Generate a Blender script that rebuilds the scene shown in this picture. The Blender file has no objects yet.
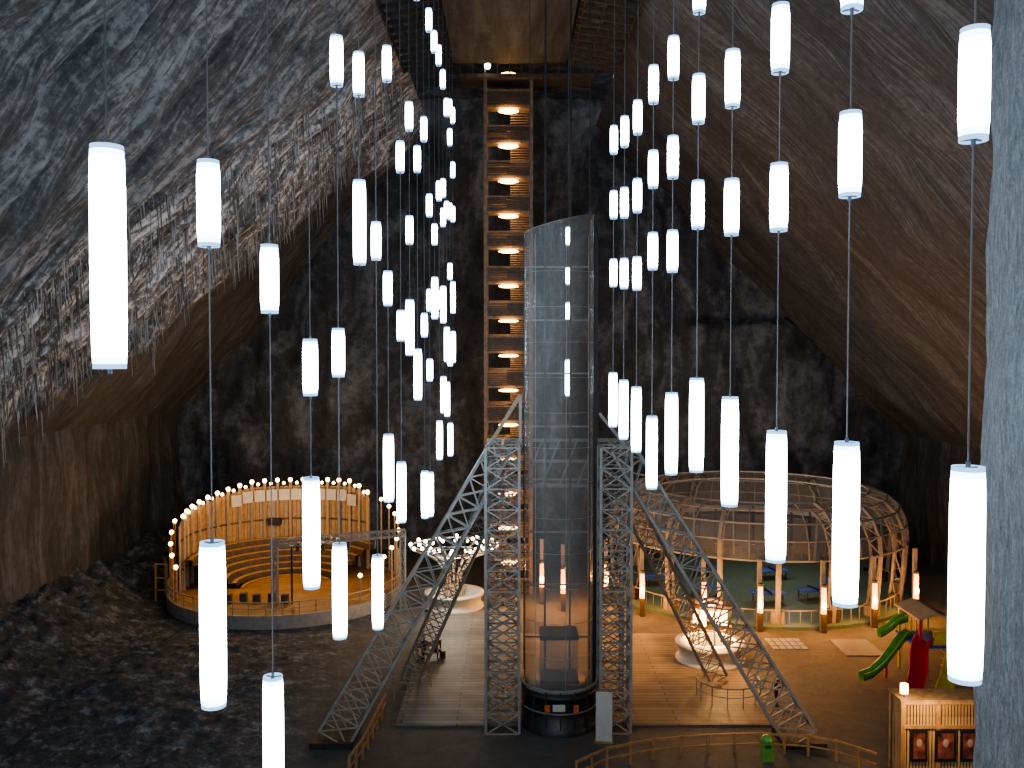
import bpy, math, random
from mathutils import Vector, Matrix, noise
random.seed(7)
D=bpy.data; C=bpy.context
scene=C.scene
pi=math.pi
V=Vector

# ---------------------------------------------------------------- materials
def newmat(name):
    m=D.materials.new(name); m.use_nodes=True
    nt=m.node_tree; nt.nodes.clear()
    out=nt.nodes.new('ShaderNodeOutputMaterial')
    return m,nt,out
def N(nt,t,**k):
    n=nt.nodes.new(t)
    for a,b in k.items(): setattr(n,a,b)
    return n
def ramp(nt,stops):
    r=N(nt,'ShaderNodeValToRGB'); e=r.color_ramp.elements
    while len(e)<len(stops): e.new(0.5)
    for i,(p,c) in enumerate(stops):
        e[i].position=p; e[i].color=(c[0],c[1],c[2],1)
    return r
def objvec(nt,scale=(1,1,1),rot=(0,0,0)):
    g=N(nt,'ShaderNodeTexCoord'); src=g.outputs['Object']
    m=N(nt,'ShaderNodeMapping'); m.inputs['Scale'].default_value=scale; m.inputs['Rotation'].default_value=rot
    nt.links.new(src,m.inputs['Vector']); return m.outputs['Vector']
def plain(name,col,rough=0.6,metal=0.0,var=0.15,scale=3.0,bump=0.0):
    m,nt,out=newmat(name); b=N(nt,'ShaderNodeBsdfPrincipled')
    b.inputs['Roughness'].default_value=rough; b.inputs['Metallic'].default_value=metal
    n=N(nt,'ShaderNodeTexNoise'); n.inputs['Scale'].default_value=scale; n.inputs['Detail'].default_value=5
    nt.links.new(objvec(nt),n.inputs['Vector'])
    r=ramp(nt,[(0.3,[c*(1-var) for c in col]),(0.7,[min(1,c*(1+var)) for c in col])])
    nt.links.new(n.outputs['Fac'],r.inputs['Fac']); nt.links.new(r.outputs['Color'],b.inputs['Base Color'])
    if bump:
        bp=N(nt,'ShaderNodeBump'); bp.inputs['Strength'].default_value=bump
        nt.links.new(n.outputs['Fac'],bp.inputs['Height']); nt.links.new(bp.outputs['Normal'],b.inputs['Normal'])
    nt.links.new(b.outputs[0],out.inputs['Surface']); return m
def emis(name,col,s):
    m,nt,out=newmat(name); e=N(nt,'ShaderNodeEmission')
    e.inputs['Color'].default_value=(*col,1); e.inputs['Strength'].default_value=s
    nt.links.new(e.outputs[0],out.inputs['Surface']); return m
def wood(name,c1,c2,rot=(0,0,0),pw=0.25,pl=4.0,rough=0.6,mort=0.016):
    m,nt,out=newmat(name); b=N(nt,'ShaderNodeBsdfPrincipled'); b.inputs['Roughness'].default_value=rough
    v=objvec(nt,rot=rot)
    br=N(nt,'ShaderNodeTexBrick'); br.inputs['Scale'].default_value=1.0
    br.inputs['Brick Width'].default_value=pl; br.inputs['Row Height'].default_value=pw
    br.inputs['Mortar Size'].default_value=mort; br.inputs['Mortar'].default_value=(c1[0]*.2,c1[1]*.2,c1[2]*.2,1)
    br.inputs['Color1'].default_value=(*c1,1); br.inputs['Color2'].default_value=(*c2,1)
    nt.links.new(v,br.inputs['Vector'])
    n=N(nt,'ShaderNodeTexNoise'); n.inputs['Scale'].default_value=0.6; n.inputs['Detail'].default_value=8
    nt.links.new(v,n.inputs['Vector'])
    r=ramp(nt,[(0.3,(0.6,0.6,0.6)),(0.7,(1.15,1.15,1.15))]); nt.links.new(n.outputs['Fac'],r.inputs['Fac'])
    mx=N(nt,'ShaderNodeMixRGB',blend_type='MULTIPLY'); mx.inputs[0].default_value=1
    nt.links.new(br.outputs['Color'],mx.inputs[1]); nt.links.new(r.outputs['Color'],mx.inputs[2])
    nt.links.new(mx.outputs[0],b.inputs['Base Color'])
    nt.links.new(b.outputs[0],out.inputs['Surface']); return m

def rock(name,stops,sc_a,rot_a,sc_b,crust=None,bump=0.6,sc_c=None,rot_c=(0,0,0),w=(.5,.3,.2),dist=0.5):
    """salt rock: long streak noise A + fine pick-mark noise C + isotropic grain B, optional crust zone"""
    m,nt,out=newmat(name); b=N(nt,'ShaderNodeBsdfPrincipled')
    b.inputs['Roughness'].default_value=0.65
    L=nt.links.new
    def nz(sc,rot,det,ro,di):
        n=N(nt,'ShaderNodeTexNoise'); n.inputs['Scale'].default_value=1; n.inputs['Detail'].default_value=det; n.inputs['Roughness'].default_value=ro; n.inputs['Distortion'].default_value=di
        L(objvec(nt,sc,rot),n.inputs['Vector']); return n.outputs['Fac']
    parts=[(nz(sc_a,rot_a,8,.6,dist),w[0]),(nz(sc_b,(0,0,0),8,.75,0),w[2])]
    if sc_c: parts.append((nz(sc_c,rot_c,4,.6,.3),w[1]))
    tot=sum(p[1] for p in parts); h=None
    for o,k in parts:
        a=N(nt,'ShaderNodeMath',operation='MULTIPLY_ADD'); L(o,a.inputs[0]); a.inputs[1].default_value=k/tot
        if h is None: a.inputs[2].default_value=0
        else: L(h,a.inputs[2])
        h=a.outputs[0]
    r=ramp(nt,stops); L(h,r.inputs['Fac']); col=r.outputs['Color']
    if crust:
        g=N(nt,'ShaderNodeNewGeometry'); sp=N(nt,'ShaderNodeSeparateXYZ'); L(g.outputs['Position'],sp.inputs[0])
        a=N(nt,'ShaderNodeMath',operation='MULTIPLY_ADD'); L(sp.outputs['Y'],a.inputs[0]); a.inputs[1].default_value=-0.87; L(sp.outputs['Z'],a.inputs[2])
        n3=N(nt,'ShaderNodeTexNoise'); n3.inputs['Scale'].default_value=0.12; n3.inputs['Detail'].default_value=6; L(g.outputs['Position'],n3.inputs['Vector'])
        a2=N(nt,'ShaderNodeMath',operation='MULTIPLY_ADD'); L(n3.outputs['Fac'],a2.inputs[0]); a2.inputs[1].default_value=14; L(a.outputs[0],a2.inputs[2])
        mr=N(nt,'ShaderNodeMapRange'); L(a2.outputs[0],mr.inputs['Value']); mr.inputs['From Min'].default_value=-37+7-2; mr.inputs['From Max'].default_value=-37+7+40
        zr=ramp(nt,[(0.0,(0,0,0)),(0.09,(1,1,1)),(0.36,(0.9,0.9,0.9)),(0.6,(0.2,0.2,0.2)),(1.0,(0.2,0.2,0.2))]); L(mr.outputs[0],zr.inputs['Fac'])
        cr=ramp(nt,crust); L(h,cr.inputs['Fac'])
        mx=N(nt,'ShaderNodeMixRGB'); L(zr.outputs['Color'],mx.inputs[0]); L(col,mx.inputs[1]); L(cr.outputs['Color'],mx.inputs[2]); col=mx.outputs[0]
    L(col,b.inputs['Base Color'])
    bp=N(nt,'ShaderNodeBump'); bp.inputs['Strength'].default_value=bump; bp.inputs['Distance'].default_value=0.6
    L(h,bp.inputs['Height']); L(bp.outputs['Normal'],b.inputs['Normal'])
    L(b.outputs[0],out.inputs['Surface']); return m

STEEL=plain('galvanised_steel',(0.28,0.265,0.245),0.5,0.1)
CABLE=plain('steel_cable',(0.16,0.16,0.17),0.5,0.4)
DSTEEL=plain('dark_steel',(0.05,0.05,0.052),0.45,0.4)
BEIGE=plain('beige_painted_timber',(0.34,0.26,0.175),0.6)
GREYP=plain('grey_painted_frame',(0.28,0.262,0.238),0.5)
WOODP=plain('pine',(0.36,0.20,0.085),0.55,var=.25)
WOODV=wood('pine_vertical_planks',(0.56,0.37,0.19),(0.42,0.25,0.12),rot=(0,pi/2,0),pw=0.4,pl=6)
WOODD=wood('pine_deck',(0.34,0.18,0.065),(0.25,0.125,0.042),pw=0.35)
DWOOD=plain('dark_timber',(0.08,0.055,0.038),0.6,var=.3)
STAIRW=plain('stair_timber',(0.22,0.145,0.085),0.6,var=.3)
WHITEP=plain('white_plaster',(0.52,0.50,0.46),0.5,var=.06)
BLACK=plain('black_rubber',(0.012,0.012,0.014),0.5)
GREENF=plain('green_sports_floor',(0.10,0.155,0.12),0.5)
BLUE=plain('blue_table_top',(0.03,0.09,0.45),0.35)
RED=plain('red_plastic',(0.5,0.025,0.04),0.3)
GREEN=plain('green_plastic',(0.12,0.34,0.06),0.3)
YEL=plain('yellow_plastic',(0.6,0.42,0.05),0.3)
LAMP=emis('lamp_tube_glow',(0.62,0.82,1.0),15.0)
LAMPM=emis('lamp_tube_glow_outer',(0.40,0.66,1.0),4.5)
LAMPE=emis('lamp_tube_frosted_end',(0.32,0.55,0.9),1.0)
BULB=emis('warm_bulb',(1.0,0.58,0.22),8.0)
ORANGE=emis('orange_uplight',(1.0,0.27,0.025),6.0)
ORANGEC=emis('orange_uplight_core',(1.0,0.55,0.18),12)
WARM=emis('warm_fixture',(1.0,0.52,0.15),7.5)
WWHITE=emis('white_fixture',(1.0,0.90,0.72),9.0)

# ---------------------------------------------------------------- mesh builder
class MB:
    def __init__(s): s.v=[]; s.f=[]; s.m=[]; s.mats=[]; s.sm=[]
    def mi(s,mat):
        if mat not in s.mats: s.mats.append(mat)
        return s.mats.index(mat)
    def add(s,vs,fs,mat,smooth=False):
        o=len(s.v); s.v+=[tuple(p) for p in vs]; i=s.mi(mat)
        for f in fs: s.f.append(tuple(o+k for k in f)); s.m.append(i); s.sm.append(smooth)
    def box(s,c,d,mat,rz=0):
        c=V(c); R=Matrix.Rotation(rz,3,'Z'); vs=[]
        for x in(-.5,.5):
            for y in(-.5,.5):
                for z in(-.5,.5): vs.append(c+R@V((x*d[0],y*d[1],z*d[2])))
        s.add(vs,[(0,1,3,2),(4,6,7,5),(0,4,5,1),(2,3,7,6),(0,2,6,4),(1,5,7,3)],mat)
    def beam(s,a,b,w,mat,h=None,seg=4,w2=None,smooth=False):
        a=V(a);b=V(b); d=b-a
        if d.length<1e-6: return
        z=d.normalized(); up=V((0,0,1)) if abs(z.z)<.95 else V((0,1,0))
        x=z.cross(up).normalized(); y=z.cross(x).normalized(); h=h or w; w2=w if w2 is None else w2; vs=[]
        for p,ww in((a,w),(b,w2)):
            for k in range(seg):
                t=2*pi*(k+.5)/seg; q=math.sqrt(2)/2 if seg==4 else .5
                vs.append(p+x*math.cos(t)*ww*q+y*math.sin(t)*h*(ww/w)*q)
        fs=[(k,(k+1)%seg,seg+(k+1)%seg,seg+k) for k in range(seg)]+[tuple(range(seg-1,-1,-1)),tuple(range(seg,2*seg))]
        s.add(vs,fs,mat,smooth)
    def lathe(s,c,prof,mat,seg=24,a0=0,a1=2*pi,smooth=True):
        full=abs(a1-a0-2*pi)<1e-4; n=seg if full else seg+1; vs=[]
        for (r,z) in prof:
            for k in range(n):
                t=a0+(a1-a0)*k/seg; vs.append((c[0]+r*math.cos(t),c[1]+r*math.sin(t),c[2]+z))
        fs=[]
        for j in range(len(prof)-1):
            for k in range(seg):
                k2=(k+1)%n; fs.append((j*n+k,j*n+k2,(j+1)*n+k2,(j+1)*n+k))
        s.add(vs,fs,mat,smooth)
    def path(s,pts,w,mat,seg=6,closed=False):
        for a,b in zip(pts,pts[1:]+([pts[0]] if closed else [])): s.beam(a,b,w,mat,seg=seg)
    def ball(s,c,r,mat,seg=10,sc=(1,1,1)):
        prof=[(max(1e-4,r*math.sin(pi*j/8)),-r*math.cos(pi*j/8)) for j in range(9)]
        o=len(s.v); s.lathe((0,0,0),prof,mat,seg)
        for i in range(o,len(s.v)):
            p=s.v[i]; s.v[i]=(c[0]+p[0]*sc[0],c[1]+p[1]*sc[1],c[2]+p[2]*sc[2])
    def obj(s,name,loc=(0,0,0),rz=0,parent=None):
        me=D.meshes.new(name); me.from_pydata(s.v,[],s.f)
        for m in s.mats: me.materials.append(m)
        me.polygons.foreach_set('material_index',s.m); me.polygons.foreach_set('use_smooth',s.sm); me.update()
        o=D.objects.new(name,me); scene.collection.objects.link(o); o.location=loc; o.rotation_euler=(0,0,rz)
        if parent: o.parent=parent
        return o
def empty(name):
    e=D.objects.new(name,None); scene.collection.objects.link(e); return e
def arc(c,r,a0,a1,n,z): return [V((c[0]+r*math.cos(math.radians(a0+(a1-a0)*k/n)),c[1]+r*math.sin(math.radians(a0+(a1-a0)*k/n)),z)) for k in range(n+1)]
def truss(mb,a,b,w,bay,r,mat,w2=None,up=V((0,1,0))):
    a=V(a);b=V(b); d=(b-a); L=d.length; z=d.normalized(); x=z.cross(up).normalized(); y=x.cross(z).normalized()
    n=max(2,round(L/bay)); w2=w2 or w
    def c(i,k):
        t=i/n; ww=(w*(1-t)+w2*t)/2; sx,sy=[(-1,-1),(1,-1),(1,1),(-1,1)][k]
        return a+d*t+x*sx*ww+y*sy*ww
    for k in range(4): mb.beam(c(0,k),c(n,k),r*1.6,mat)
    for i in range(n+1):
        for k in range(4): mb.beam(c(i,k),c(i,(k+1)%4),r*.8,mat)
        if i<n:
            for k in range(4):
                mb.beam(c(i,k),c(i+1,(k+1)%4),r*.75,mat)
                mb.beam(c(i,(k+1)%4),c(i+1,k),r*.75,mat)

def grid(name,fn,nu,nv,mat):
    vs=[fn(i/nu,j/nv) for i in range(nu+1) for j in range(nv+1)]
    fs=[(i*(nv+1)+j,(i+1)*(nv+1)+j,(i+1)*(nv+1)+j+1,i*(nv+1)+j+1) for i in range(nu) for j in range(nv)]
    me=D.meshes.new(name); me.from_pydata([tuple(v) for v in vs],[],fs); me.materials.append(mat)
    me.polygons.foreach_set('use_smooth',[True]*len(fs)); o=D.objects.new(name,me); scene.collection.objects.link(o); return o
def fbm(p,o=4): return noise.fractal(p,1.0,2.0,o)

# ---------------------------------------------------------------- cavern shell
RL=rock('salt_rock_warm_crusted',[(0.36,(0.033,0.033,0.034)),(0.5,(0.078,0.078,0.080)),(0.64,(0.175,0.176,0.18))],(0.15,.7,0.15),(0.3,0,0),(2.2,2.2,2.2),
        crust=[(0.40,(0.035,0.034,0.034)),(0.49,(0.21,0.208,0.206)),(0.57,(0.92,0.92,0.92))],bump=.6,sc_c=(.5,6,.5),rot_c=(.25,0,0),w=(.3,.35,.35),dist=.2)
RR=rock('salt_rock_pickmarked',[(0.38,(0.036,0.0355,0.036)),(0.5,(0.082,0.080,0.081)),(0.62,(0.21,0.208,0.21))],(0.06,.22,0.06),(0.5,0,0),(2.0,2.0,2.0),bump=0.45,sc_c=(.2,7,.2),rot_c=(.3,0,0),w=(.3,.4,.3),dist=.3)
RB=rock('salt_rock_dark',[(0.36,(0.014,0.0155,0.018)),(0.5,(0.047,0.053,0.062)),(0.66,(0.20,0.22,0.255))],(0.22,0.3,0.09),(0,0.75,0),(1.1,1.1,1.1),bump=0.5,w=(.6,0,.4),dist=1.2)
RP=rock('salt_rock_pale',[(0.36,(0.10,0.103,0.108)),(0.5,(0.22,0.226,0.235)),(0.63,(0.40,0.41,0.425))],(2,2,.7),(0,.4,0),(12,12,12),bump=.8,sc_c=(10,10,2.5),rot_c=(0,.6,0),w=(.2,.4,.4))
RLV=rock('salt_rock_lower_wall',[(0.36,(0.03,0.030,0.030)),(0.5,(0.070,0.070,0.071)),(0.64,(0.17,0.17,0.173))],(0.9,0.9,0.12),(0,0,0),(1.5,1.5,1.5),bump=.7,sc_c=(2,3,.4),w=(.4,.3,.3))
Y0,Y1=-6,93
def left_slope(u,v):
    y=Y0+(Y1-Y0)*u; x=-34.3+25.8*v; z=14.3+29.1*v
    m=z-15-0.87*(y-60)
    k=1.0 if m>0 else max(0.12,1+m/3)
    n=fbm(V((y*.9,v*2.6,3)))*.8*k+fbm(V((y*.08,v*2.5,9)))*1.2+fbm(V((y*2.2,v*8,5)))*.45*k
    if m>0: n+=-1.1*min(1,m/2)*math.exp(-m/15)
    e=min(1,v*8)*min(1,(1-v)*8)
    return V((x+n*.75*e,y,z-n*.66*e))
grid('wall_left_sloping',left_slope,480,150,RL)
def left_low(u,v):
    y=Y0+(Y1-Y0)*u; z=-1+15.4*v
    n=fbm(V((y*.25,z*.12,1)))*.6*min(1,(1-v)*8)
    return V((-34.3+n,y,z))
grid('wall_left_lower',left_low,160,24,RLV)
def right_slope(u,v):
    y=Y0+(Y1-Y0)*u; x=40-31.5*v; z=12+31.4*v
    n=fbm(V((y*.12,v*3.5,5)))*.9
    e=min(1,v*8)*min(1,(1-v)*8)
    return V((x-n*.7*e,y,z-n*.7*e))
grid('wall_right_sloping',right_slope,200,90,RR)
def right_low(u,v):
    y=Y0+(Y1-Y0)*u; z=-1+13*v
    return V((40+fbm(V((y*.2,z*.1,8)))*.5*min(1,(1-v)*8),y,z))
grid('wall_right_lower',right_low,120,20,RLV)
def back(u,v):
    x=-40+86*u; z=-1+48*v
    n=fbm(V((x*.12,z*.05,2)))*1.0+fbm(V((x*.5,z*.3,7)))*.25
    if 17<x<31: n-=max(0,min(1,(23.8-z)/.6))*1.0*min(1,(x-17)/2)*min(1,(31-x)/3)*max(0,min(1,(z-8)/12))
    return V((x,92+n,z))
grid('wall_back',back,220,140,RB)
grid('ceiling',lambda u,v:V((-9.5+19*v,Y0+(Y1-Y0)*u,46+fbm(V((u*20,v*4,0)))*.4)),90,12,RB)
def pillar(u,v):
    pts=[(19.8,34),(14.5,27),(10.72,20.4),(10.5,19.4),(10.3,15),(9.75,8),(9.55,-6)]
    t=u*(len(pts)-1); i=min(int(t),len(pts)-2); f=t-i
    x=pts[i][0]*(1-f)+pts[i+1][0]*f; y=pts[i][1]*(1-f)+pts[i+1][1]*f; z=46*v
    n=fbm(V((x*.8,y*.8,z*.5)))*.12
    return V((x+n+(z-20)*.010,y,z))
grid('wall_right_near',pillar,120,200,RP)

# floor
m,nt,out=newmat('mine_floor'); b=N(nt,'ShaderNodeBsdfPrincipled'); b.inputs['Roughness'].default_value=.7; L=nt.links.new
g=N(nt,'ShaderNodeNewGeometry'); sp=N(nt,'ShaderNodeSeparateXYZ'); L(g.outputs['Position'],sp.inputs[0])
n1=N(nt,'ShaderNodeTexNoise'); n1.inputs['Scale'].default_value=.9; n1.inputs['Detail'].default_value=12; n1.inputs['Roughness'].default_value=.85; L(g.outputs['Position'],n1.inputs['Vector'])
r1=ramp(nt,[(0.38,(0.024,0.026,0.030)),(0.52,(0.070,0.076,0.085)),(0.66,(0.38,0.405,0.44))]); L(n1.outputs['Fac'],r1.inputs['Fac'])
r2=ramp(nt,[(0.3,(0.065,0.061,0.056)),(0.55,(0.12,0.113,0.104)),(0.8,(0.20,0.19,0.178))]); L(n1.outputs['Fac'],r2.inputs['Fac'])
a=N(nt,'ShaderNodeMath',operation='MULTIPLY_ADD'); L(n1.outputs['Fac'],a.inputs[0]); a.inputs[1].default_value=3; L(sp.outputs['X'],a.inputs[2])
mr=N(nt,'ShaderNodeMapRange'); L(a.outputs[0],mr.inputs['Value']); mr.inputs['From Min'].default_value=-12; mr.inputs['From Max'].default_value=-7.5
mx=N(nt,'ShaderNodeMixRGB'); L(mr.outputs[0],mx.inputs[0]); L(r1.outputs['Color'],mx.inputs[1]); L(r2.outputs['Color'],mx.inputs[2])
L(mx.outputs[0],b.inputs['Base Color']); bp=N(nt,'ShaderNodeBump'); bp.inputs['Strength'].default_value=.8; bp.inputs['Distance'].default_value=.3; L(n1.outputs['Fac'],bp.inputs['Height']); L(bp.outputs['Normal'],b.inputs['Normal'])
L(b.outputs[0],out.inputs['Surface']); FLOORM=m
def floorf(u,v):
    x=-36+78*u; y=20+(Y1+1-20)*v; z=0
    if x<-9.5:
        k=min(1,(-9.5-x)/8)
        dx=math.hypot(x+18.7,y-74.5); ring=min(1,max(0,(dx-10)/4))
        f1=abs(fbm(V((x*.9,y*.9,4)),5))*.30+abs(fbm(V((x*2.6,y*2.6,2)),3))*.16
        z=k*ring*(f1+max(0,fbm(V((x*.12,y*.12,4)),3))*.5)+max(0,(-27-x))*.38*ring*(1+.4*fbm(V((x*.5,y*.5,1))))
    return V((x,y,z))
grid('floor',floorf,420,420,FLOORM)

# salt stalactites hanging from the crusted slope
mb=MB(); SALT=plain('salt_crust_white',(0.42,0.42,0.42),0.5,var=.5,scale=1.2); SALTD=plain('salt_crust_grey',(0.15,0.149,0.148),0.6,var=.4,scale=1.2)
for i in range(12000):
    y=random.uniform(14,84); mm=random.random()**1.3*19
    z=15+0.87*(y-60)+mm+fbm(V((y*.2,0,0)))*2
    vv=(z-14.3)/29.1
    if not .02<vv<.98: continue
    if fbm(V((y*.5,z*.35,3)))<-.2: continue
    p=left_slope((y-Y0)/(Y1-Y0),vv); l=random.uniform(.3,.9)+random.random()**4*2.6; r=random.uniform(.02,.06)
    p=p+V((-.1,0,.15)); q=p+V((.12,random.uniform(-.08,.08),-l))
    mb.beam(p,q,r*2,SALT if random.random()<.5 else SALTD,seg=4,w2=.015)
mb.obj('salt_stalactites')

# ceiling slab + timber frames
SLAB=rock('ceiling_slab_plaster',[(0.35,(0.028,0.0275,0.027)),(0.5,(0.062,0.060,0.058)),(0.65,(0.13,0.126,0.121))],(.9,.12,.5),(0,0,0),(1,1,1),bump=.3)
mb=MB(); mb.box((-.15,33.5,43.95),(9.0,79,1.0),SLAB)
mb.obj('ceiling_slab')
mb=MB()
for k in range(0,22):
    y=42+k*1.45
    for s in(-1,1):
        x0=-.15+s*4.65
        mb.beam((x0,y,43.3),(x0+s*3.9,y,42.7),.28,DSTEEL if s<0 else DWOOD); mb.beam((x0+s*.2,y,43.2),(x0+s*.2,y,45.3),.2,DWOOD); mb.beam((x0+s*2.4,y,42.9),(x0+s*2.4,y,45.3),.2,DWOOD)
for s in(-1,1):
    for q in(.3,1.6,2.8,3.8): mb.beam((-.15+s*(4.65+q),42,43.3-q*.15),(-.15+s*(4.65+q),73,43.3-q*.15),.14,DSTEEL if s<0 else DWOOD)
mb.obj('timber_ceiling_frame')

# ---------------------------------------------------------------- hanging lamps
def lamp_tube(mb,x,y,zc,L_,r):
    h=L_/2
    mb.lathe((x,y,zc),[(r*.96,-h+.12),(r,-h*.62),(r*1.01,0),(r,h*.62),(r*.96,h-.12)],LAMP,20)
    mb.lathe((x,y,zc),[(r*.96,h-.12),(r*.94,h-.05)],LAMPM,20); mb.lathe((x,y,zc),[(r*.96,-h+.12),(r*.94,-h+.05)],LAMPM,20)
    mb.lathe((x,y,zc),[(.02,h-.07),(r*.94,h-.05),(r*.94,h),(r*.86,h),(r*.86,h-.05)],LAMPE,20)
    mb.lathe((x,y,zc),[(r*.86,-h+.05),(r*.86,-h),(r*.94,-h),(r*.94,-h+.05),(.02,-h+.07)],LAMPE,20)
    for s in(-1,1):
        mb.beam((x,y,zc+s*(h-.06)),(x,y,zc+s*(h+.05)),.05,CABLE,seg=8)
        for k in range(3):
            t=k*2*pi/3+.5; mb.beam((x,y,zc+s*(h-.02)),(x+r*.9*math.cos(t),y+r*.9*math.sin(t),zc+s*(h-.02)),.02,CABLE)
def column(x,y,lamps):
    mb=MB()
    for k,z in lamps:
        if k=='L': lamp_tube(mb,x,y,z,2.2,.168)
        else: lamp_tube(mb,x,y,z,1.12,.147)
    edges=sorted([(z-(1.1 if k=='L' else .56),z+(1.1 if k=='L' else .56)) for k,z in lamps])
    segs=[(edges[i][1],edges[i+1][0]) for i in range(len(edges)-1)]+[(edges[-1][1],43.44)]
    for a,b_ in segs:
        if b_>a: mb.beam((x,y,a),(x,y,b_),.022 if y<20 else .032,CABLE,seg=5)
    mb.obj('hanging_tube_lamp')
right=[(9.1,[('S',22.71),('L',17.78)]),(12,[('S',25.1),('S',22.66),('L',17.75)]),(15,[('S',25.22),('S',22.62),('L',17.65)]),
(18,[('S',25.48),('S',22.95),('L',18.08)]),(21,[('S',28.45),('S',25.93),('S',23.5),('L',18.38)]),(24,[('S',27.85),('S',25.25),('S',22.77),('L',17.92)]),
(27,[('S',28.05),('S',25.55),('S',23.12),('L',17.09)]),(30,[('S',27.87),('S',25.3),('S',22.73),('L',17.87)]),(33,[('S',28.14),('S',25.57),('S',23.0),('L',18.02)]),
(36,[('S',28.56),('S',26.0),('S',23.3),('L',18.24)])]
for i,(d,l) in enumerate(right): column(4.53-.018*(d-9)+(.10 if i==0 else 0),d,l)
left=[(8.95,[('L',20.97)]),(11.8,[('S',21.98),('L',16.45)]),(14.75,[('S',21.25),('L',13.6)]),(17.7,[('S',19.77),('L',16.5)]),
(20.6,[('S',26.67),('S',20.07),('L',14.58)]),(23.6,[('S',27.3),('L',23.47)]),(26.5,[('S',23.36),('L',12.99)]),(29.0,[('S',29.3),('S',22.16),('L',16.37)]),
(32.4,[('S',27.1),('S',21.08),('L',15.07)]),(35.3,[('S',29.3),('S',24.9),('L',21.1)]),(38.3,[('S',28.3),('L',19.2),('S',35.5)]),(41.3,[('S',30.3),('S',21.4),('L',13.6)]),
(44,[('S',36.2),('S',27.3),('S',22.7),('S',19.3),('L',13.2)]),(47,[('S',36.2),('S',26.3),('L',23.0)]),(50,[('S',36.5),('S',29.1),('S',23.1),('L',15.3)]),
(53,[('S',36.1),('S',29.8),('S',28.1),('L',23.0),('L',17.7)]),(56,[('S',35.3),('S',29),('L',20.7),('L',17.3)]),(59,[('S',36.1),('S',34.2),('S',29.4),('S',25.5),('L',20.4),('L',14.5)]),
(62,[('S',36.4),('S',32.7),('S',29.7),('L',24.0),('L',20.6)])]
for i,(d,l) in enumerate(left): column(-3.95-(.05 if i==0 else 0)-.002*(d-9),d,l)
column(3.3,53,[('S',27.0),('S',24.7),('S',22.6),('L',18.7)])  # added column behind the shaft, stands in for lamp reflections on its glass

# ---------------------------------------------------------------- elevator tower
m,nt,out=newmat('shaft_glass'); t=N(nt,'ShaderNodeBsdfTransparent'); t.inputs[0].default_value=(.84,.83,.82,1)
gl=N(nt,'ShaderNodeBsdfPrincipled'); gl.inputs['Base Color'].default_value=(.42,.405,.39,1); gl.inputs['Roughness'].default_value=.2
ms=N(nt,'ShaderNodeMixShader'); nn=N(nt,'ShaderNodeTexNoise'); nn.inputs['Scale'].default_value=.5; nn.inputs['Detail'].default_value=1
nt.links.new(objvec(nt,(1.2,1,.15)),nn.inputs['Vector']); rr=ramp(nt,[(.35,(.24,.24,.24)),(.65,(.36,.36,.36))]); nt.links.new(nn.outputs['Fac'],rr.inputs['Fac'])
nt.links.new(rr.outputs['Color'],ms.inputs[0]); nt.links.new(t.outputs[0],ms.inputs[1]); nt.links.new(gl.outputs[0],ms.inputs[2]); nt.links.new(ms.outputs[0],out.inputs['Surface']); GLASS=m
emp=empty('glass_elevator_tower')
cx,cy=2.55,48.6
def shaft_profile(n=20,r=1.85):
    return [(cx-r,cy+2.2)]+[(cx-r*math.cos(pi*k/n),cy-r*.85*math.sin(pi*k/n)) for k in range(n+1)]+[(cx+r,cy+2.2)]
pr=shaft_profile()
mb=MB(); vs=[]; zb=2.1; zt=27.5
n=len(pr)
for x,y in pr: vs.append((x,y,zb))
for i,(x,y) in enumerate(pr): vs.append((x,y,zt-.9+.2475*(x-cx+1.9)))
mb.add(vs,[(i,i+1,n+i+1,n+i) for i in range(n-1)],GLASS,True); mb.obj('glass_shaft',parent=emp)
mb=MB()
for k in range(13):
    z=zb+(26.3-zb)*k/13
    mb.path([V((x,y,z)) for x,y in pr],.018,STEEL,seg=4)
mb.path([V((x,y,zb)) for x,y in pr],.1,STEEL,seg=4)
mb.path([V((x,y,zt-.9+.2475*(x-cx+1.9))) for x,y in pr],.03,STEEL,seg=4)
for i in(1,6,12,17,n-2): mb.beam((*pr[i],zb-2),(*pr[i],26.4),.025,STEEL)
for i in(0,n-1): mb.beam((*pr[i],0),(*pr[i],26.6),.10,DSTEEL)
mb.beam((cx+1.96,cy+.1,0),(cx+1.96,cy+.1,27.3),.24,BLACK)
for s in(-1,1): mb.beam((cx+s*.7,cy+1.6,0),(cx+s*.7,cy+1.6,43),.10,DSTEEL)
for k in range(9):
    z=1+k*3.0; mb.beam((cx-1.9,cy+2.2,z),(cx+1.9,cy+2.2,z),.09,STEEL)
for s in(-1,1): mb.beam((cx+s*1.6,cy-.3,26),(cx+s*1.6,cy-.3,43.2),.04,DSTEEL)
mb.obj('shaft_frame',parent=emp)
mb=MB()
mb.lathe((cx,cy-.1,0),[(2.05,0),(2.05,.4),(1.95,.45),(1.95,1.9),(2.05,1.95),(2.05,2.1),(.01,2.1)],DSTEEL,28)
for k in range(9):
    t=pi+pi*k/8; mb.beam((cx+2.0*math.cos(t),cy-.1+2.0*math.sin(t),0),(cx+2.0*math.cos(t),cy-.1+2.0*math.sin(t),2.5),.07,DSTEEL)
mb.path(arc((cx,cy-.1),2.05,180,360,20,2.45),.1,STEEL,seg=4); mb.path(arc((cx,cy-.1),2.05,180,360,20,1.25),.06,STEEL,seg=4)
SIGN=plain('orange_sign',(.6,.13,.04),.5,var=.5,scale=12)
for q in(-.7,.8): mb.box((cx+q,cy-2.12,1.55),(.28,.05,.4),SIGN)
mb.box((cx-.1,cy-2.17,1.6),(.65,.05,.35),WHITEP)
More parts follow.
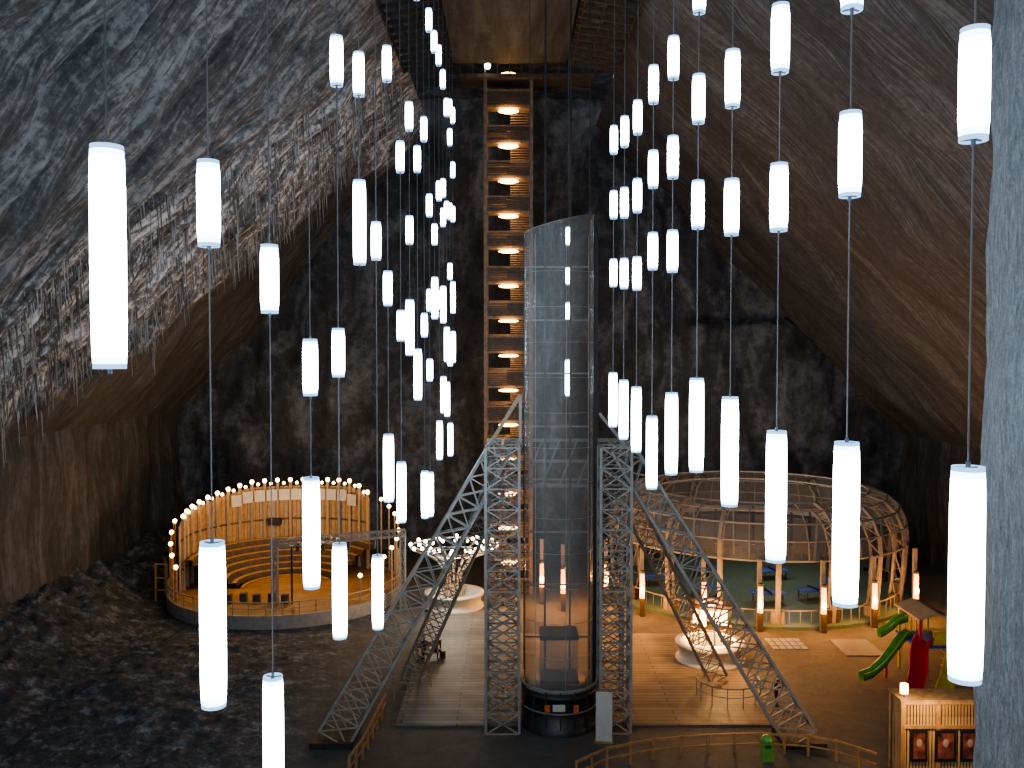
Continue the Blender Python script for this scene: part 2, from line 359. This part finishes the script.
mb.obj('shaft_base',parent=emp)
mb=MB(); mb.box((cx,cy+.3,3.6),(2.0,1.8,2.3),GLASS); mb.box((cx,cy+.3,4.8),(2.1,1.9,.2),DSTEEL); mb.box((cx,cy+.3,2.4),(2.1,1.9,.15),DSTEEL)
mb.obj('elevator_cabin',parent=emp)
mb=MB(); TT=15.2
for x0,w in((-.5,1.75),(5.45,1.6)):
    truss(mb,(x0,47.6,.1),(x0,47.6,TT),w,1.1,.088,STEEL)
    truss(mb,(x0,51.0,.1),(x0,51.0,TT),w,1.1,.078,STEEL)
    for z in(TT,12.2,8): mb.beam((x0,47.6,z),(x0,51,z),.15,STEEL)
truss(mb,(-9.2,46.2,.3),(-.6,48.6,TT-.1),1.7,1.15,.088,STEEL,w2=1.2)
truss(mb,(14.9,46.2,.3),(5.9,48.6,TT-.1),1.7,1.15,.088,STEEL,w2=1.2)
truss(mb,(-6.2,55,.3),(-.6,51,13.4),1.1,1.1,.07,STEEL)
truss(mb,(12.6,55,.3),(5.9,51,13.4),1.1,1.1,.07,STEEL)
for z in(TT,14.0,12.6): mb.beam((-1.3,51,z),(6.2,51,z),.16,STEEL)
mb.beam((-1.2,48.5,TT),(.45,48.5,17.9),.2,BEIGE); mb.beam((.45,48.5,TT),(.45,48.5,17.9),.15,STEEL)
mb.beam((6.1,48.5,TT),(4.7,48.5,16.9),.16,STEEL)
for k in range(7): mb.beam((-1.3+k,51,12.6),(-.3+k,51,TT),.1,STEEL)
mb.box((-9.2,46.2,.15),(2.2,2.2,.3),DSTEEL); mb.box((14.9,46.2,.15),(2.2,2.2,.3),DSTEEL)
mb.obj('tower_lattice_braces',parent=emp)

# ---------------------------------------------------------------- stair tower
mb=MB(); sx0,sx1,sy0,sy1=-2.2,1.6,75,79; step=2.9
nl=15
for x in(sx0,sx1):
    for y in(sy0,sy1): mb.beam((x,y,0),(x,y,43.2),.28,STAIRW)
for k in range(nl):
    z=k*step
    if z>41: break
    mb.box(((sx0+sx1)/2,sy0+.7,z),(3.8,1.4,.18),STAIRW)
    mb.box(((sx0+sx1)/2,sy1-.7,z+step/2),(3.8,1.4,.18),STAIRW)
    for j in range(6): mb.box(((sx0+sx1)/2,sy0-.06,z+.15+j*.19),(3.7,.05,.13),DWOOD)
    mb.beam((sx0,sy0-.06,z+1.28),(sx1,sy0-.06,z+1.28),.12,STAIRW)
    for s,xa in((0,-1.25),(1,.65)):
        for q in range(9):
            f=q/8; zz=z+(f*step/2 if s==0 else step-f*step/2); mb.box((xa,sy0+1.4+f*1.2,zz+.05),(1.6,.3,.06),STAIRW)
    mb.beam((sx0,sy0,z),(sx0,sy1,z+step/2),.12,STAIRW); mb.beam((sx1,sy0,z+step),(sx1,sy1,z+step/2),.12,STAIRW)
    mb.lathe((-.3,sy0+.35,z+step-.30),[(.01,-.12),(.6,-.10),(.85,-.02),(.7,.08),(.2,.12)],WARM,16)
    mb.beam((-.3,sy0+.35,z+step-.2),(-.3,sy0+.35,z+step),.1,DSTEEL)
mb.box((1.2,75.6,42.9),(11,2.6,.3),DWOOD)
for k in range(12): mb.beam((-4.2+k*1.0,74.3,43),(-4.2+k*1.0,74.3,44.1),.09,DWOOD)
mb.beam((-4.3,74.3,44.1),(6.8,74.3,44.1),.1,DWOOD)
mb.ball((-2.0,74.1,43.6),.26,WWHITE)
mb.obj('wooden_stair_tower')
def pl(name,loc,p,col,r=.3):
    l=D.lights.new(name,'POINT'); l.energy=p; l.color=col; l.shadow_soft_size=r; o=D.objects.new(name,l); o.location=loc; scene.collection.objects.link(o)
for k in range(0,14,1): pl('stair_light',(-.3,75.9,k*step+2.3),50,(1,.66,.36),.3)

# ---------------------------------------------------------------- amphitheatre
tc=(-18.7,74.5); mb=MB(); R=9.0; RW=8.35; aemp=empty('wooden_amphitheatre')
mb.lathe((tc[0],tc[1],0),[(R+.2,0),(R+.2,.8),(R,.85),(.01,.85)],WOODD,64,smooth=False)
mb.lathe((tc[0],tc[1],0),[(R+.45,0),(R+.45,1.0),(R+.25,1.0),(R+.25,0)],GREYP,64,smooth=False)
for j in range(7):
    r0=3.4+j*.68; z=.35+j*.42
    mb.lathe((tc[0],tc[1],0),[(r0,z if j else z+.3),(r0,z+.5),(r0+.68,z+.5)],DWOOD,40,math.radians(35),math.radians(195),False)
    mb.lathe((tc[0],tc[1],0),[(r0+.05,z+.5),(r0+.05,z+.56),(r0+.36,z+.56),(r0+.36,z+.5)],WOODP,40,math.radians(35),math.radians(195),False)
def wallz(a): return 8.0 if 60<a<125 else (8.0-(a-125)*.026 if a>=125 else 8.0-(60-a)*.06)
a=46
while a<194:
    t=math.radians(a+1.25); r=RW+.1; z=wallz(a)
    mb.box((tc[0]+r*math.cos(t),tc[1]+r*math.sin(t),z/2),(.33,.12,z),WOODP if int(a*2)%3 else BEIGE,rz=t+pi/2)
    a+=2.5
for a in range(46,195,8):
    t=math.radians(a); z=wallz(a); p=V((tc[0]+(RW-.1)*math.cos(t),tc[1]+(RW-.1)*math.sin(t),0))
    mb.beam(p,p+V((0,0,z+.4)),.22,BEIGE); mb.ball(p+V((0,0,z+.6)),.19,BULB)
    t2=math.radians(a+4)
    if a<190:
        q=V((tc[0]+(RW-.05)*math.cos(t2),tc[1]+(RW-.05)*math.sin(t2),wallz(a+4))); mb.ball(q+V((0,0,.3)),.14,BULB)
    if 50<a<135:
        q1=V((tc[0]+(RW-.5)*math.cos(t2),tc[1]+(RW-.5)*math.sin(t2),z-.7)); mb.box(q1,(.95,.12,1.0),WHITEP,rz=t2+pi/2)
for z in(2.6,5): mb.path(arc(tc,RW-.05,46,194,30,z),.14,DWOOD,seg=4)
for a in range(-40,46,9):
    t=math.radians(a); p=V((tc[0]+(R+.2)*math.cos(t),tc[1]+(R+.2)*math.sin(t),0)); h=3.0+ (a+40)/86*4.2
    mb.beam(p,p+V((0,0,h)),.12,BEIGE); mb.ball(p+V((0,0,h+.15)),.17,BULB)
pts=arc(tc,R+.35,185,408,60,1.95); mb.path(pts,.08,BEIGE,seg=4); mb.path([p-V((0,0,.45)) for p in pts],.05,BEIGE,seg=4)
for p in pts[::2]: mb.beam(p-V((0,0,.95)),p,.07,BEIGE)
for a in range(185,225,8):
    t=math.radians(a); p=V((tc[0]+(R+.1)*math.cos(t),tc[1]+(R+.1)*math.sin(t),0)); h=6.2-(a-185)*.085
    mb.beam(p,p+V((0,0,h)),.18,WOODP); mb.ball(p+V((0,0,h+.2)),.17,BULB)
for x in(-28.9,-28.0):
    for y in(72.5,74.5): mb.beam((x,y,0),(x,y,3.2),.16,WOODP)
for z in(1,2,3.1): mb.beam((-28.9,72.5,z),(-28.0,72.5,z),.12,WOODP)
mb.box((-21.6,81.6,4.9),(1.1,.6,.6),BLACK)
for k in range(5): mb.box((-22+k*1.1,69.2+.3*(k%2),1.2),(.5,.5,.7),DWOOD)
mb.beam((-17,69,.85),(-17,69,5.4),.12,DSTEEL); mb.beam((-24,70.5,.85),(-22.6,70.1,3.2),.7,WHITEP,h=.05)
mb.obj('amphitheatre_woodwork',parent=aemp)
mb=MB(); truss(mb,(-18.5,68.5,5.6),(-8.4,70.4,6.1),.5,.6,.05,STEEL,up=V((0,0,1)))
for p,z,z0 in(((-18.2,68.6),5.6,.85),((-8.6,70.4),6.1,0)): truss(mb,(p[0],p[1],z0),(p[0],p[1],z),.4,.7,.05,STEEL)
for k in range(5): mb.beam((-16.5+k*1.9,69.0+k*.36,5.5),(-16.5+k*1.9,68.9+k*.36,4.9),.3,BLACK,seg=8,w2=.22)
mb.obj('stage_lighting_truss',parent=aemp)
for x,y in((-22.5,72),(-15.5,72.5),(-19,76.5)): pl('theatre_light',(x,y,6.3),300,(1,.60,.26),.4)

# ---------------------------------------------------------------- sports arena (right)
ac=(20.8,77.5); AR=12.0; mb=MB(); semp=empty('sports_arena_pavilion')
m,nt,out=newmat('translucent_roof_panel'); t_=N(nt,'ShaderNodeBsdfTransparent'); d_=N(nt,'ShaderNodeBsdfPrincipled'); d_.inputs['Base Color'].default_value=(.34,.325,.30,1); d_.inputs['Roughness'].default_value=.25
mm_=N(nt,'ShaderNodeMixShader'); mm_.inputs[0].default_value=.36; nt.links.new(t_.outputs[0],mm_.inputs[1]); nt.links.new(d_.outputs[0],mm_.inputs[2]); nt.links.new(mm_.outputs[0],out.inputs['Surface']); ROOFP=m
mb.lathe((ac[0],ac[1],0),[(AR+.6,0),(AR+.6,.25),(AR,.3),(.01,.3)],GREENF,64,smooth=False)
prof=[(0,0),(.25,2.5),(.4,5.0),(.25,6.4),(-.3,7.6),(-1.2,8.4),(-2.6,8.8)]
for i in range(18):
    t=math.radians(i*20+4); c_,s_=math.cos(t),math.sin(t)
    P=[V((ac[0]+(AR+r)*c_,ac[1]+(AR+r)*s_,z)) for r,z in prof]
    Q=[V((ac[0]+(AR+r-.8)*c_,ac[1]+(AR+r-.8)*s_,max(.3,z-.6*min(1,z/6)))) for r,z in prof]
    mb.path(P,.24,GREYP,seg=4); mb.path(Q,.16,GREYP,seg=4)
    for k in range(len(P)-1): mb.beam(P[k],Q[k+1],.09,GREYP); mb.beam(Q[k],P[k],.09,GREYP)
    mb.box((ac[0]+(AR-.3)*c_,ac[1]+(AR-.3)*s_,.6),(.8,.9,1.2),BEIGE if i%2 else DWOOD,rz=t)
mb.lathe((ac[0],ac[1],0),[(AR+.35,5.0),(AR+.2,6.4),(AR-.35,7.55),(AR-1.2,8.35),(AR-2.6,8.75)],ROOFP,72)
for k in(2,3,4,5,6): mb.path(arc(ac,AR+prof[k][0],0,360,60,prof[k][1]),.12 if k%2==0 else .08,GREYP,seg=4)
mb.path(arc(ac,AR-.1,0,360,60,1.25),.08,GREYP,seg=4); mb.path(arc(ac,AR-3.2,0,360,48,8.2),.12,GREYP,seg=4)
for i in range(36):
    t=math.radians(i*10+4); c_,s_=math.cos(t),math.sin(t)
    mb.path([V((ac[0]+(AR+r)*c_,ac[1]+(AR+r)*s_,z)) for r,z in prof[2:]],.07,GREYP,seg=4)
for a in range(0,360,4):
    t=math.radians(a); c_,s_=math.cos(t),math.sin(t)
    mb.beam((ac[0]+(AR-.1)*c_,ac[1]+(AR-.1)*s_,.25),(ac[0]+(AR-.1)*c_,ac[1]+(AR-.1)*s_,1.25),.05,GREYP)
DP=plain('dark_panel',(.04,.045,.055),.35)
for a in range(16,175,9):
    t=math.radians(a); mb.box((ac[0]+(AR-.4)*math.cos(t),ac[1]+(AR-.4)*math.sin(t),2.6),(1.5,.1,3.4),DP,rz=t+pi/2)
    mb.box((ac[0]+(AR-.35)*math.cos(t),ac[1]+(AR-.35)*math.sin(t),4.8),(1.6,.1,.5),GREYP,rz=t+pi/2)
mb.obj('pavilion_frame',parent=semp)
def pingpong(x,y,rz):
    mb=MB(); mb.box((0,0,.76),(2.74,1.52,.05),BLUE); mb.box((0,0,.86),(.03,1.7,.16),BLACK)
    for sx in(-1,1):
        for sy in(-.6,.6): mb.beam((sx,sy,.0),(sx,sy,.74),.06,DSTEEL)
        mb.beam((sx,-.6,.3),(sx,.6,.3),.04,DSTEEL)
    mb.box((0,0,.79),(2.74,.03,.01),WHITEP); mb.obj('ping_pong_table',(x,y,.3),rz)
for p in((12.5,77,.2),(15.8,73.5,-.2),(20.5,71.5,.1),(24.5,72.5,.3),(17.5,80,0),(23,79,.2),(27.5,76,.5)): pingpong(*p)
mb=MB()
for x,y in((14.2,66.0),(18.0,64.7),(26.7,65.7),(10,68.6),(4.0,70),(2.4,72),(31.0,68.5),(7.6,72),(22.5,64.4)):
    mb.beam((x,y,0),(x,y,1.4),.34,DWOOD); mb.beam((x,y,1.4),(x,y,3.3),.38,ORANGE,seg=10,w2=.28); mb.beam((x,y,3.3),(x,y,3.5),.40,DSTEEL,seg=10)
    mb.ball((x,y-.10,2.0),.17,ORANGEC,sc=(1,1,2))
    for k in range(3):
        t=k*2.1; mb.beam((x+.19*math.cos(t),y+.19*math.sin(t),1.4),(x+.19*math.cos(t),y+.19*math.sin(t),3.4),.03,DSTEEL)
    mb.beam((x,y+.3,0),(x,y+.3,5.2),.28,GREYP)
    pl('torch_light',(x,y-.5,2.4),380,(1,.40,.09),.2)
mb.obj('orange_torch_lamps',parent=semp)
pl('arena_light',(17,76,7.5),320,(1,.92,.8),.5); pl('arena_light',(24,78,7.5),320,(1,.92,.8),.5)

# ---------------------------------------------------------------- kiosks / round benches
def kiosk(name,x,y,r,canopy):
    mb=MB(); mb.lathe((0,0,0),[(r*1.02,0),(r*1.02,.15),(r*.93,.2),(r*.93,.95),(r*1.03,1.0),(r*1.03,1.2),(r*.8,1.2),(r*.75,.8),(.01,.8)],WHITEP,40)
    if canopy:
        for k in range(12):
            t=k*2*pi/12; c_,s_=math.cos(t),math.sin(t)
            P=[V((r*.3*c_,r*.3*s_,.8)),V((r*.25*c_,r*.25*s_,2.6)),V((r*.7*c_,r*.7*s_,4.0)),V((r*1.5*c_,r*1.5*s_,4.8))]
            mb.path(P,.14,BEIGE,seg=6)
            for q in(.9,1.2,1.5): mb.ball((r*q*c_,r*q*s_,4.65+.2*q),.14,WWHITE)
        mb.path(arc((0,0),r*1.5,0,360,30,4.8),.1,WHITEP,seg=4); mb.path(arc((0,0),r*.9,0,360,30,4.3),.1,WHITEP,seg=4)
    else:
        for k in range(8):
            t=k*2*pi/8; c_,s_=math.cos(t),math.sin(t); mb.beam((r*.6*c_,r*.6*s_,.8),(r*.6*c_,r*.6*s_,3.6),.09,DWOOD)
        for z in(2.2,3.6): mb.path(arc((0,0),r*.6,0,360,24,z),.12,WOODP,seg=4)
        mb.lathe((0,0,0),[(r*.3,3.75),(r*.62,3.7),(r*.62,3.6),(r*.3,3.65)],WOODP,24)
        for k in range(7):
            t=k*2*pi/7+.4; mb.beam((r*.42*math.cos(t),r*.42*math.sin(t),2.4),(r*.42*math.cos(t),r*.42*math.sin(t),3.4),.38,WARM,seg=8)
        mb.lathe((0,0,0),[(r*.72,1.22),(r*.77,1.28),(r*.72,1.34),(r*.67,1.28),(r*.72,1.22)],WARM,30)
    mb.obj(name,(x,y,0.1))
kiosk('canopy_kiosk',-4.6,71,2.3,True); pl('kiosk_light',(-4.6,67.6,3.8),380,(1,.9,.74),.4)
kiosk('lantern_kiosk',13.0,58.5,2.2,False); pl('lantern_light',(13.0,58.5,4.2),420,(1,.52,.18),.4); pl('lantern_light',(13.0,55.4,3.8),620,(1,.52,.18),.4)

# ---------------------------------------------------------------- deck
DECKL=wood('deck_planks',(0.24,0.225,0.21),(0.145,0.137,0.127),pw=.45,pl=6,mort=.035)
DECKR=wood('deck_planks_brown',(0.25,0.19,0.142),(0.165,0.125,0.095),pw=.45,pl=6,mort=.035)
mb=MB(); mb.box((-3,59,.04),(6.6,22,.1),DECKL); mb.box((7.6,56,.04),(14.6,16,.1),DECKR); mb.obj('boardwalk_deck')
def fence(mb,pts,h=1.0,mat=WOODP):
    mb.path([p+V((0,0,h)) for p in pts],.11,mat,seg=4); mb.path([p+V((0,0,h*.5)) for p in pts],.07,mat,seg=4)
    for a,b_ in zip(pts,pts[1:]):
        n=max(1,round((b_-a).length/1.3))
        for k in range(n): q=a.lerp(b_,k/n); mb.beam(q,q+V((0,0,h+.08)),.12,mat)
mb=MB(); fence(mb,[V((-7.7,42,0)),V((-7.4,44,0)),V((-7.1,50,0))]); mb.obj('wooden_rail_fence')
mb=MB(); fence(mb,[V((3.0,41.5,0)),V((4.6,43,0)),V((7,44.0,0)),V((9.8,44.5,0)),V((12.5,44.7,0)),V((14.8,44.4,0)),V((16,43.8,0)),V((16.8,43,0)),V((17.4,42.4,0))]); mb.obj('wooden_rail_fence')
for c_,r_,a0,a1 in(((-6.0,52.6),1.5,40,270),((12.6,51.9),1.8,170,370)):
    mb=MB(); pts=arc(c_,r_,a0,a1,14,1.2); mb.path(pts,.07,STEEL,seg=6); mb.path([p-V((0,0,.5)) for p in pts],.05,STEEL,seg=6)
    for p in pts[::2]: mb.beam(p-V((0,0,1.1)),p,.06,STEEL,seg=6)
    mb.obj('curved_metal_railing')
mb=MB(); mb.box((0,0,1.35),(.85,.08,2.6),WHITEP); mb.beam((-.35,.02,0),(-.35,.5,1.6),.06,WOODP); mb.beam((.35,.02,0),(.35,.5,1.6),.06,WOODP); mb.box((0,.05,.05),(.95,.3,.1),WOODP)
mb.obj('white_notice_board',(4.75,45.9,0),-.15)
mb=MB()
for k in range(5): mb.box((0,k*.16-.3,.45),(1.8,.12,.05),WOODP)
for s in(-.8,.8): mb.box((s,0,.22),(.1,.7,.44),DSTEEL)
mb.box((0,.4,.85),(1.8,.05,.35),WOODP); mb.beam((-.8,.35,.4),(-.8,.42,1),.06,DSTEEL); mb.beam((.8,.35,.4),(.8,.42,1),.06,DSTEEL)
mb.obj('park_bench',(-5.3,58.6,.09),.5)
mb=MB()
for k in range(5):
    for j in range(3): mb.box((k*.5,j*.8,.03),(.4,.7,.06),GREYP)
mb.obj('floor_grating',(18,61,0))
mb=MB(); mb.box((0,0,.03),(2.6,3.4,.06),plain('pale_mat',(.17,.165,.16),.7)); mb.obj('grey_floor_mat',(23.6,61,0))

# ---------------------------------------------------------------- poster hut
mb=MB(); HX0,HX1,HY0,HY1,HH=18.45,23,42,43.2,3.65
for x in(HX0,20.1,HX1):
    for y in(HY0,HY1): mb.beam((x,y,0),(x,y,HH+.1),.2,WOODP)
x=HX0+.12
while x<HX1: mb.box((x,HY0,HH/2),(.1,.06,HH-.1),WOODV); x+=.15
y=HY0+.1
while y<HY1: mb.box((HX0,y,HH/2),(.06,.1,HH-.1),WOODV); y+=.15
mb.box(((HX0+HX1)/2,HY0+.12,HH/2),(HX1-HX0,.04,HH-.1),DWOOD)
for z in(.1,2.5,HH): mb.beam((HX0,HY0-.06,z),(HX1,HY0-.06,z),.14,WOODP)
mb.box(((HX0+HX1)/2,(HY0+HY1)/2,HH+.1),(HX1-HX0+.3,1.5,.1),STAIRW)
POST=plain('poster_print',(.16,.05,.04),.3,var=.9,scale=2.5)
for px,pw in((19.2,.8),(20.45,1.0),(21.6,.9)): mb.box((px,HY0-.1,1.6),(pw,.05,1.5),BLACK); mb.box((px,HY0-.135,1.6),(pw-.25,.02,1.2),POST); mb.ball((px,HY0-.14,1.75),.16,BEIGE,sc=(1,.1,1.3))
mb.beam((18.6,42.2,HH),(18.6,42.2,HH+.35),.08,DSTEEL); mb.beam((18.6,42.2,HH+.35),(18.6,42.2,HH+.8),.36,WARM,seg=10)
mb.obj('wooden_poster_kiosk'); pl('hut_light',(19.0,40.5,4.4),300,(1,.62,.28),.2)

# ---------------------------------------------------------------- playground
def chute(mb,pts,w,mat):
    vs=[]
    for i,p in enumerate(pts):
        d=(pts[min(i+1,len(pts)-1)]-pts[max(i-1,0)]); d.z=0; d.normalize(); sd=V((-d.y,d.x,0))
        for a,h in((-w/2,.4),(-w/2*.9,.1),(0,0),(w/2*.9,.1),(w/2,.4),(w/2+.08,.4),(w/2,-.04),(-w/2,-.04),(-w/2-.08,.4)): vs.append(p+sd*a+V((0,0,h)))
    n=9; fs=[(i*n+k,i*n+(k+1)%n,(i+1)*n+(k+1)%n,(i+1)*n+k) for i in range(len(pts)-1) for k in range(n)]
    mb.add(vs,fs,mat,True)
mb=MB()
chute(mb,[V((25.2,56.5,2.3)),V((24.6,56.1,2.2)),V((23.7,55.5,1.5)),V((22.9,55.1,.8)),V((22.1,54.7,.35)),V((21.4,54.5,.2))],.42,GREEN)
chute(mb,[V((25.0,56.6,3.2)),V((24.4,56.5,3.1)),V((23.8,56.4,2.6)),V((23.2,56.3,2.3))],.42,GREEN)
chute(mb,[V((25.4,54.6,2.5)),V((24.8,54,2.4)),V((24.3,53.2,1.9)),V((23.9,52.3,1.3)),V((23.1,51.0,.7)),V((22.3,50.0,.3)),V((21.4,49.6,.2))],.85,RED)
chute(mb,[V((26.6,53.4,1.9)),V((26.0,52.6,1.6)),V((25.3,51.7,.8)),V((24.4,50.6,.25))],.8,YEL)
for x in(24.9,26.7):
    for y in(54.4,57.3): mb.beam((x,y,0),(x,y,4.0),.13,RED if y<55 else YEL)
mb.box((25.8,55.85,2.25),(2.2,3.2,.15),BLUE)
for x0,x1,z0,z1 in((24.7,25.8,3.9,4.3),(26.9,25.8,3.9,4.3)):
    mb.add([V((x0,54.1,z0)),V((x1,54.1,z1)),V((x1,57.6,z1)),V((x0,57.6,z0)),V((x0,54.1,z0+.1)),V((x1,54.1,z1+.1)),V((x1,57.6,z1+.1)),V((x0,57.6,z0+.1))],[(0,1,2,3),(4,7,6,5),(0,4,5,1),(3,2,6,7),(0,3,7,4)],BEIGE)
for k in range(6): mb.beam((24.9+k*.36,57.3,2.3),(24.9+k*.36,57.3,3.3),.07,YEL)
for k in range(5): mb.beam((26.75,54.5,.3+k*.45),(26.75,55.6,.3+k*.45),.07,YEL)
mb.beam((24.95,54.4,3.3),(26.7,54.4,3.3),.09,YEL); mb.box((26.1,54.2,2.8),(1,.06,.8),YEL)
mb.beam((23.2,55.2,0),(23.2,55.2,1.1),.1,RED); mb.beam((23.9,52.3,0),(23.9,52.3,1.3),.1,GREEN)
mb.obj('playground_slide_set')
mb=MB(); mb.box((0,0,.5),(.5,.4,1),GREEN); mb.lathe((0,0,1),[(.3,0),(.25,.2),(.01,.3)],GREEN,12); mb.box((0,-.21,.75),(.3,.03,.12),BLACK); mb.obj('green_litter_bin',(12.6,43.9,0))

# ---------------------------------------------------------------- people
SKIN=plain('skin',(.55,.33,.24),.5,var=.05); HAIR=plain('hair',(.03,.02,.015),.6); JK=plain('dark_jacket',(.02,.022,.03),.7); JN=plain('dark_jeans',(.02,.025,.045),.7); SHO=plain('shoe',(.03,.03,.03),.5)
def person(name,loc,rz,seated,scale=1.0,jacket=JK):
    if seated:
        J=dict(pe=(0,0,.58),sp=(0,.0,.82),ch=(0,-.03,1.05),nk=(0,-.05,1.24),hd=(0,-.06,1.32))
        side=lambda s:dict(sh=(s*.19,-.03,1.16),el=(s*.26,-.12,.90),wr=(s*.15,-.36,.72),hi=(s*.1,-.02,.56),kn=(s*.13,-.45,.55),an=(s*.13,-.43,.12),to=(s*.14,-.62,.05))
    else:
        J=dict(pe=(0,0,.92),sp=(0,-.02,1.12),ch=(0,-.06,1.32),nk=(0,-.1,1.5),hd=(0,-.12,1.58))
        side=lambda s:dict(sh=(s*.19,-.07,1.42),el=(s*.25,-.2,1.15),wr=(s*.14,-.44,1.18),hi=(s*.1,0,.88),kn=(s*.11,-.03+s*.03,.48),an=(s*.12,.02+s*.05,.09),to=(s*.14,-.16+s*.05,.04))
    vs=[J['pe'],J['sp'],J['ch'],J['nk'],J['hd']]; rad=[.14,.13,.15,.06,.06]; es=[(0,1),(1,2),(2,3),(3,4)]
    hands=[]
    for s in(-1,1):
        q=side(s); b0=len(vs)
        vs+=[q['sh'],q['el'],q['wr'],q['hi'],q['kn'],q['an'],q['to']]; rad+=[.07,.05,.034,.095,.065,.045,.04]
        es+=[(2,b0),(b0,b0+1),(b0+1,b0+2),(0,b0+3),(b0+3,b0+4),(b0+4,b0+5),(b0+5,b0+6)]; hands.append((V(q['el']),V(q['wr']),s))
    me=D.meshes.new('body'); me.from_pydata(vs,es,[]); o=D.objects.new('tmp_body',me); scene.collection.objects.link(o)
    md=o.modifiers.new('s','SKIN'); sv=me.skin_vertices[0].data
    for i,r in enumerate(rad): sv[i].radius=(r,r*.85,)
    sv[0].use_root=True
    o.modifiers.new('ss','SUBSURF').levels=2
    C.view_layer.update(); dg=C.evaluated_depsgraph_get(); me2=D.meshes.new_from_object(o.evaluated_get(dg)); D.objects.remove(o)
    for mm_ in(jacket,JN,SHO,SKIN): me2.materials.append(mm_)
    pz=J['pe'][2]
    for p in me2.polygons:
        c=p.center; p.use_smooth=True
        if c.z<.12: p.material_index=2
        elif c.z>J['nk'][2]+.01: p.material_index=3
        elif (seated and (c.z<.64 and (c.y<-.12 or c.z<.57)) ) or (not seated and c.z<pz): p.material_index=1
        else: p.material_index=0
    root=D.objects.new(name,None); scene.collection.objects.link(root); root.location=loc; root.rotation_euler=(0,0,rz); root.scale=(scale,)*3
    bo=D.objects.new('body',me2); scene.collection.objects.link(bo); bo.parent=root
    mb=MB(); h=V(J['hd'])+V((0,-.015,.12))
    mb.ball(h,.115,SKIN,14,(.8,.92,1.08)); mb.ball(h+V((0,.025,.025)),.12,HAIR,14,(.85,.92,1.05))
    mb.beam(h+V((0,-.1,.01)),h+V((0,-.135,-.025)),.022,SKIN,seg=6,w2=.034)
    for s in(-1,1): mb.ball(h+V((s*.036,-.098,.015)),.013,BLACK,8); mb.ball(h+V((s*.095,0,-.005)),.028,SKIN,8,(.4,.8,1))
    mb.box(h+V((0,-.098,-.055)),(.045,.012,.01),RED); mb.obj('head',parent=root)
    mb=MB()
    for el,wr,s in hands:
        d=(wr-el).normalized(); mb.beam(wr,wr+d*.09,.05,SKIN,h=.03,seg=8,w2=.07)
        sd=d.cross(V((0,0,1))).normalized()
        for k,l in enumerate((.07,.08,.075,.06)):
            a=wr+d*.085+sd*(k-1.5)*.019; b_=a+d*l*.5; c_=b_+(d*.6+V((0,0,-.8)))*l*.5
            mb.beam(a,b_,.018,SKIN,seg=6); mb.beam(b_,c_,.017,SKIN,seg=6,w2=.013)
        a=wr+d*.03-sd*s*.03; mb.beam(a,a+(d-sd*s*.8)*.045,.02,SKIN,seg=6,w2=.015)
    mb.obj('hands',parent=root)
person('seated_person',(-5.75,58.25,.09),.35,True,1.08); person('seated_person',(-5.0,58.6,.09),.6,True,1.05)
person('standing_person',(15.1,50.9,.0),.9,False)

# ---------------------------------------------------------------- world + camera
w=D.worlds.new('World'); scene.world=w; w.use_nodes=True; w.node_tree.nodes['Background'].inputs[0].default_value=(.75,.76,.8,1); w.node_tree.nodes['Background'].inputs[1].default_value=.5
scene.view_settings.view_transform='AgX'; scene.view_settings.look='AgX - Medium High Contrast'; scene.view_settings.exposure=1.05
cam=D.cameras.new('camera'); cam.lens=31.64; cam.sensor_width=36; cam.clip_end=300; co=D.objects.new('camera',cam); scene.collection.objects.link(co)
co.location=(0,0,20); co.rotation_euler=(math.radians(88.2),0,0); scene.camera=co
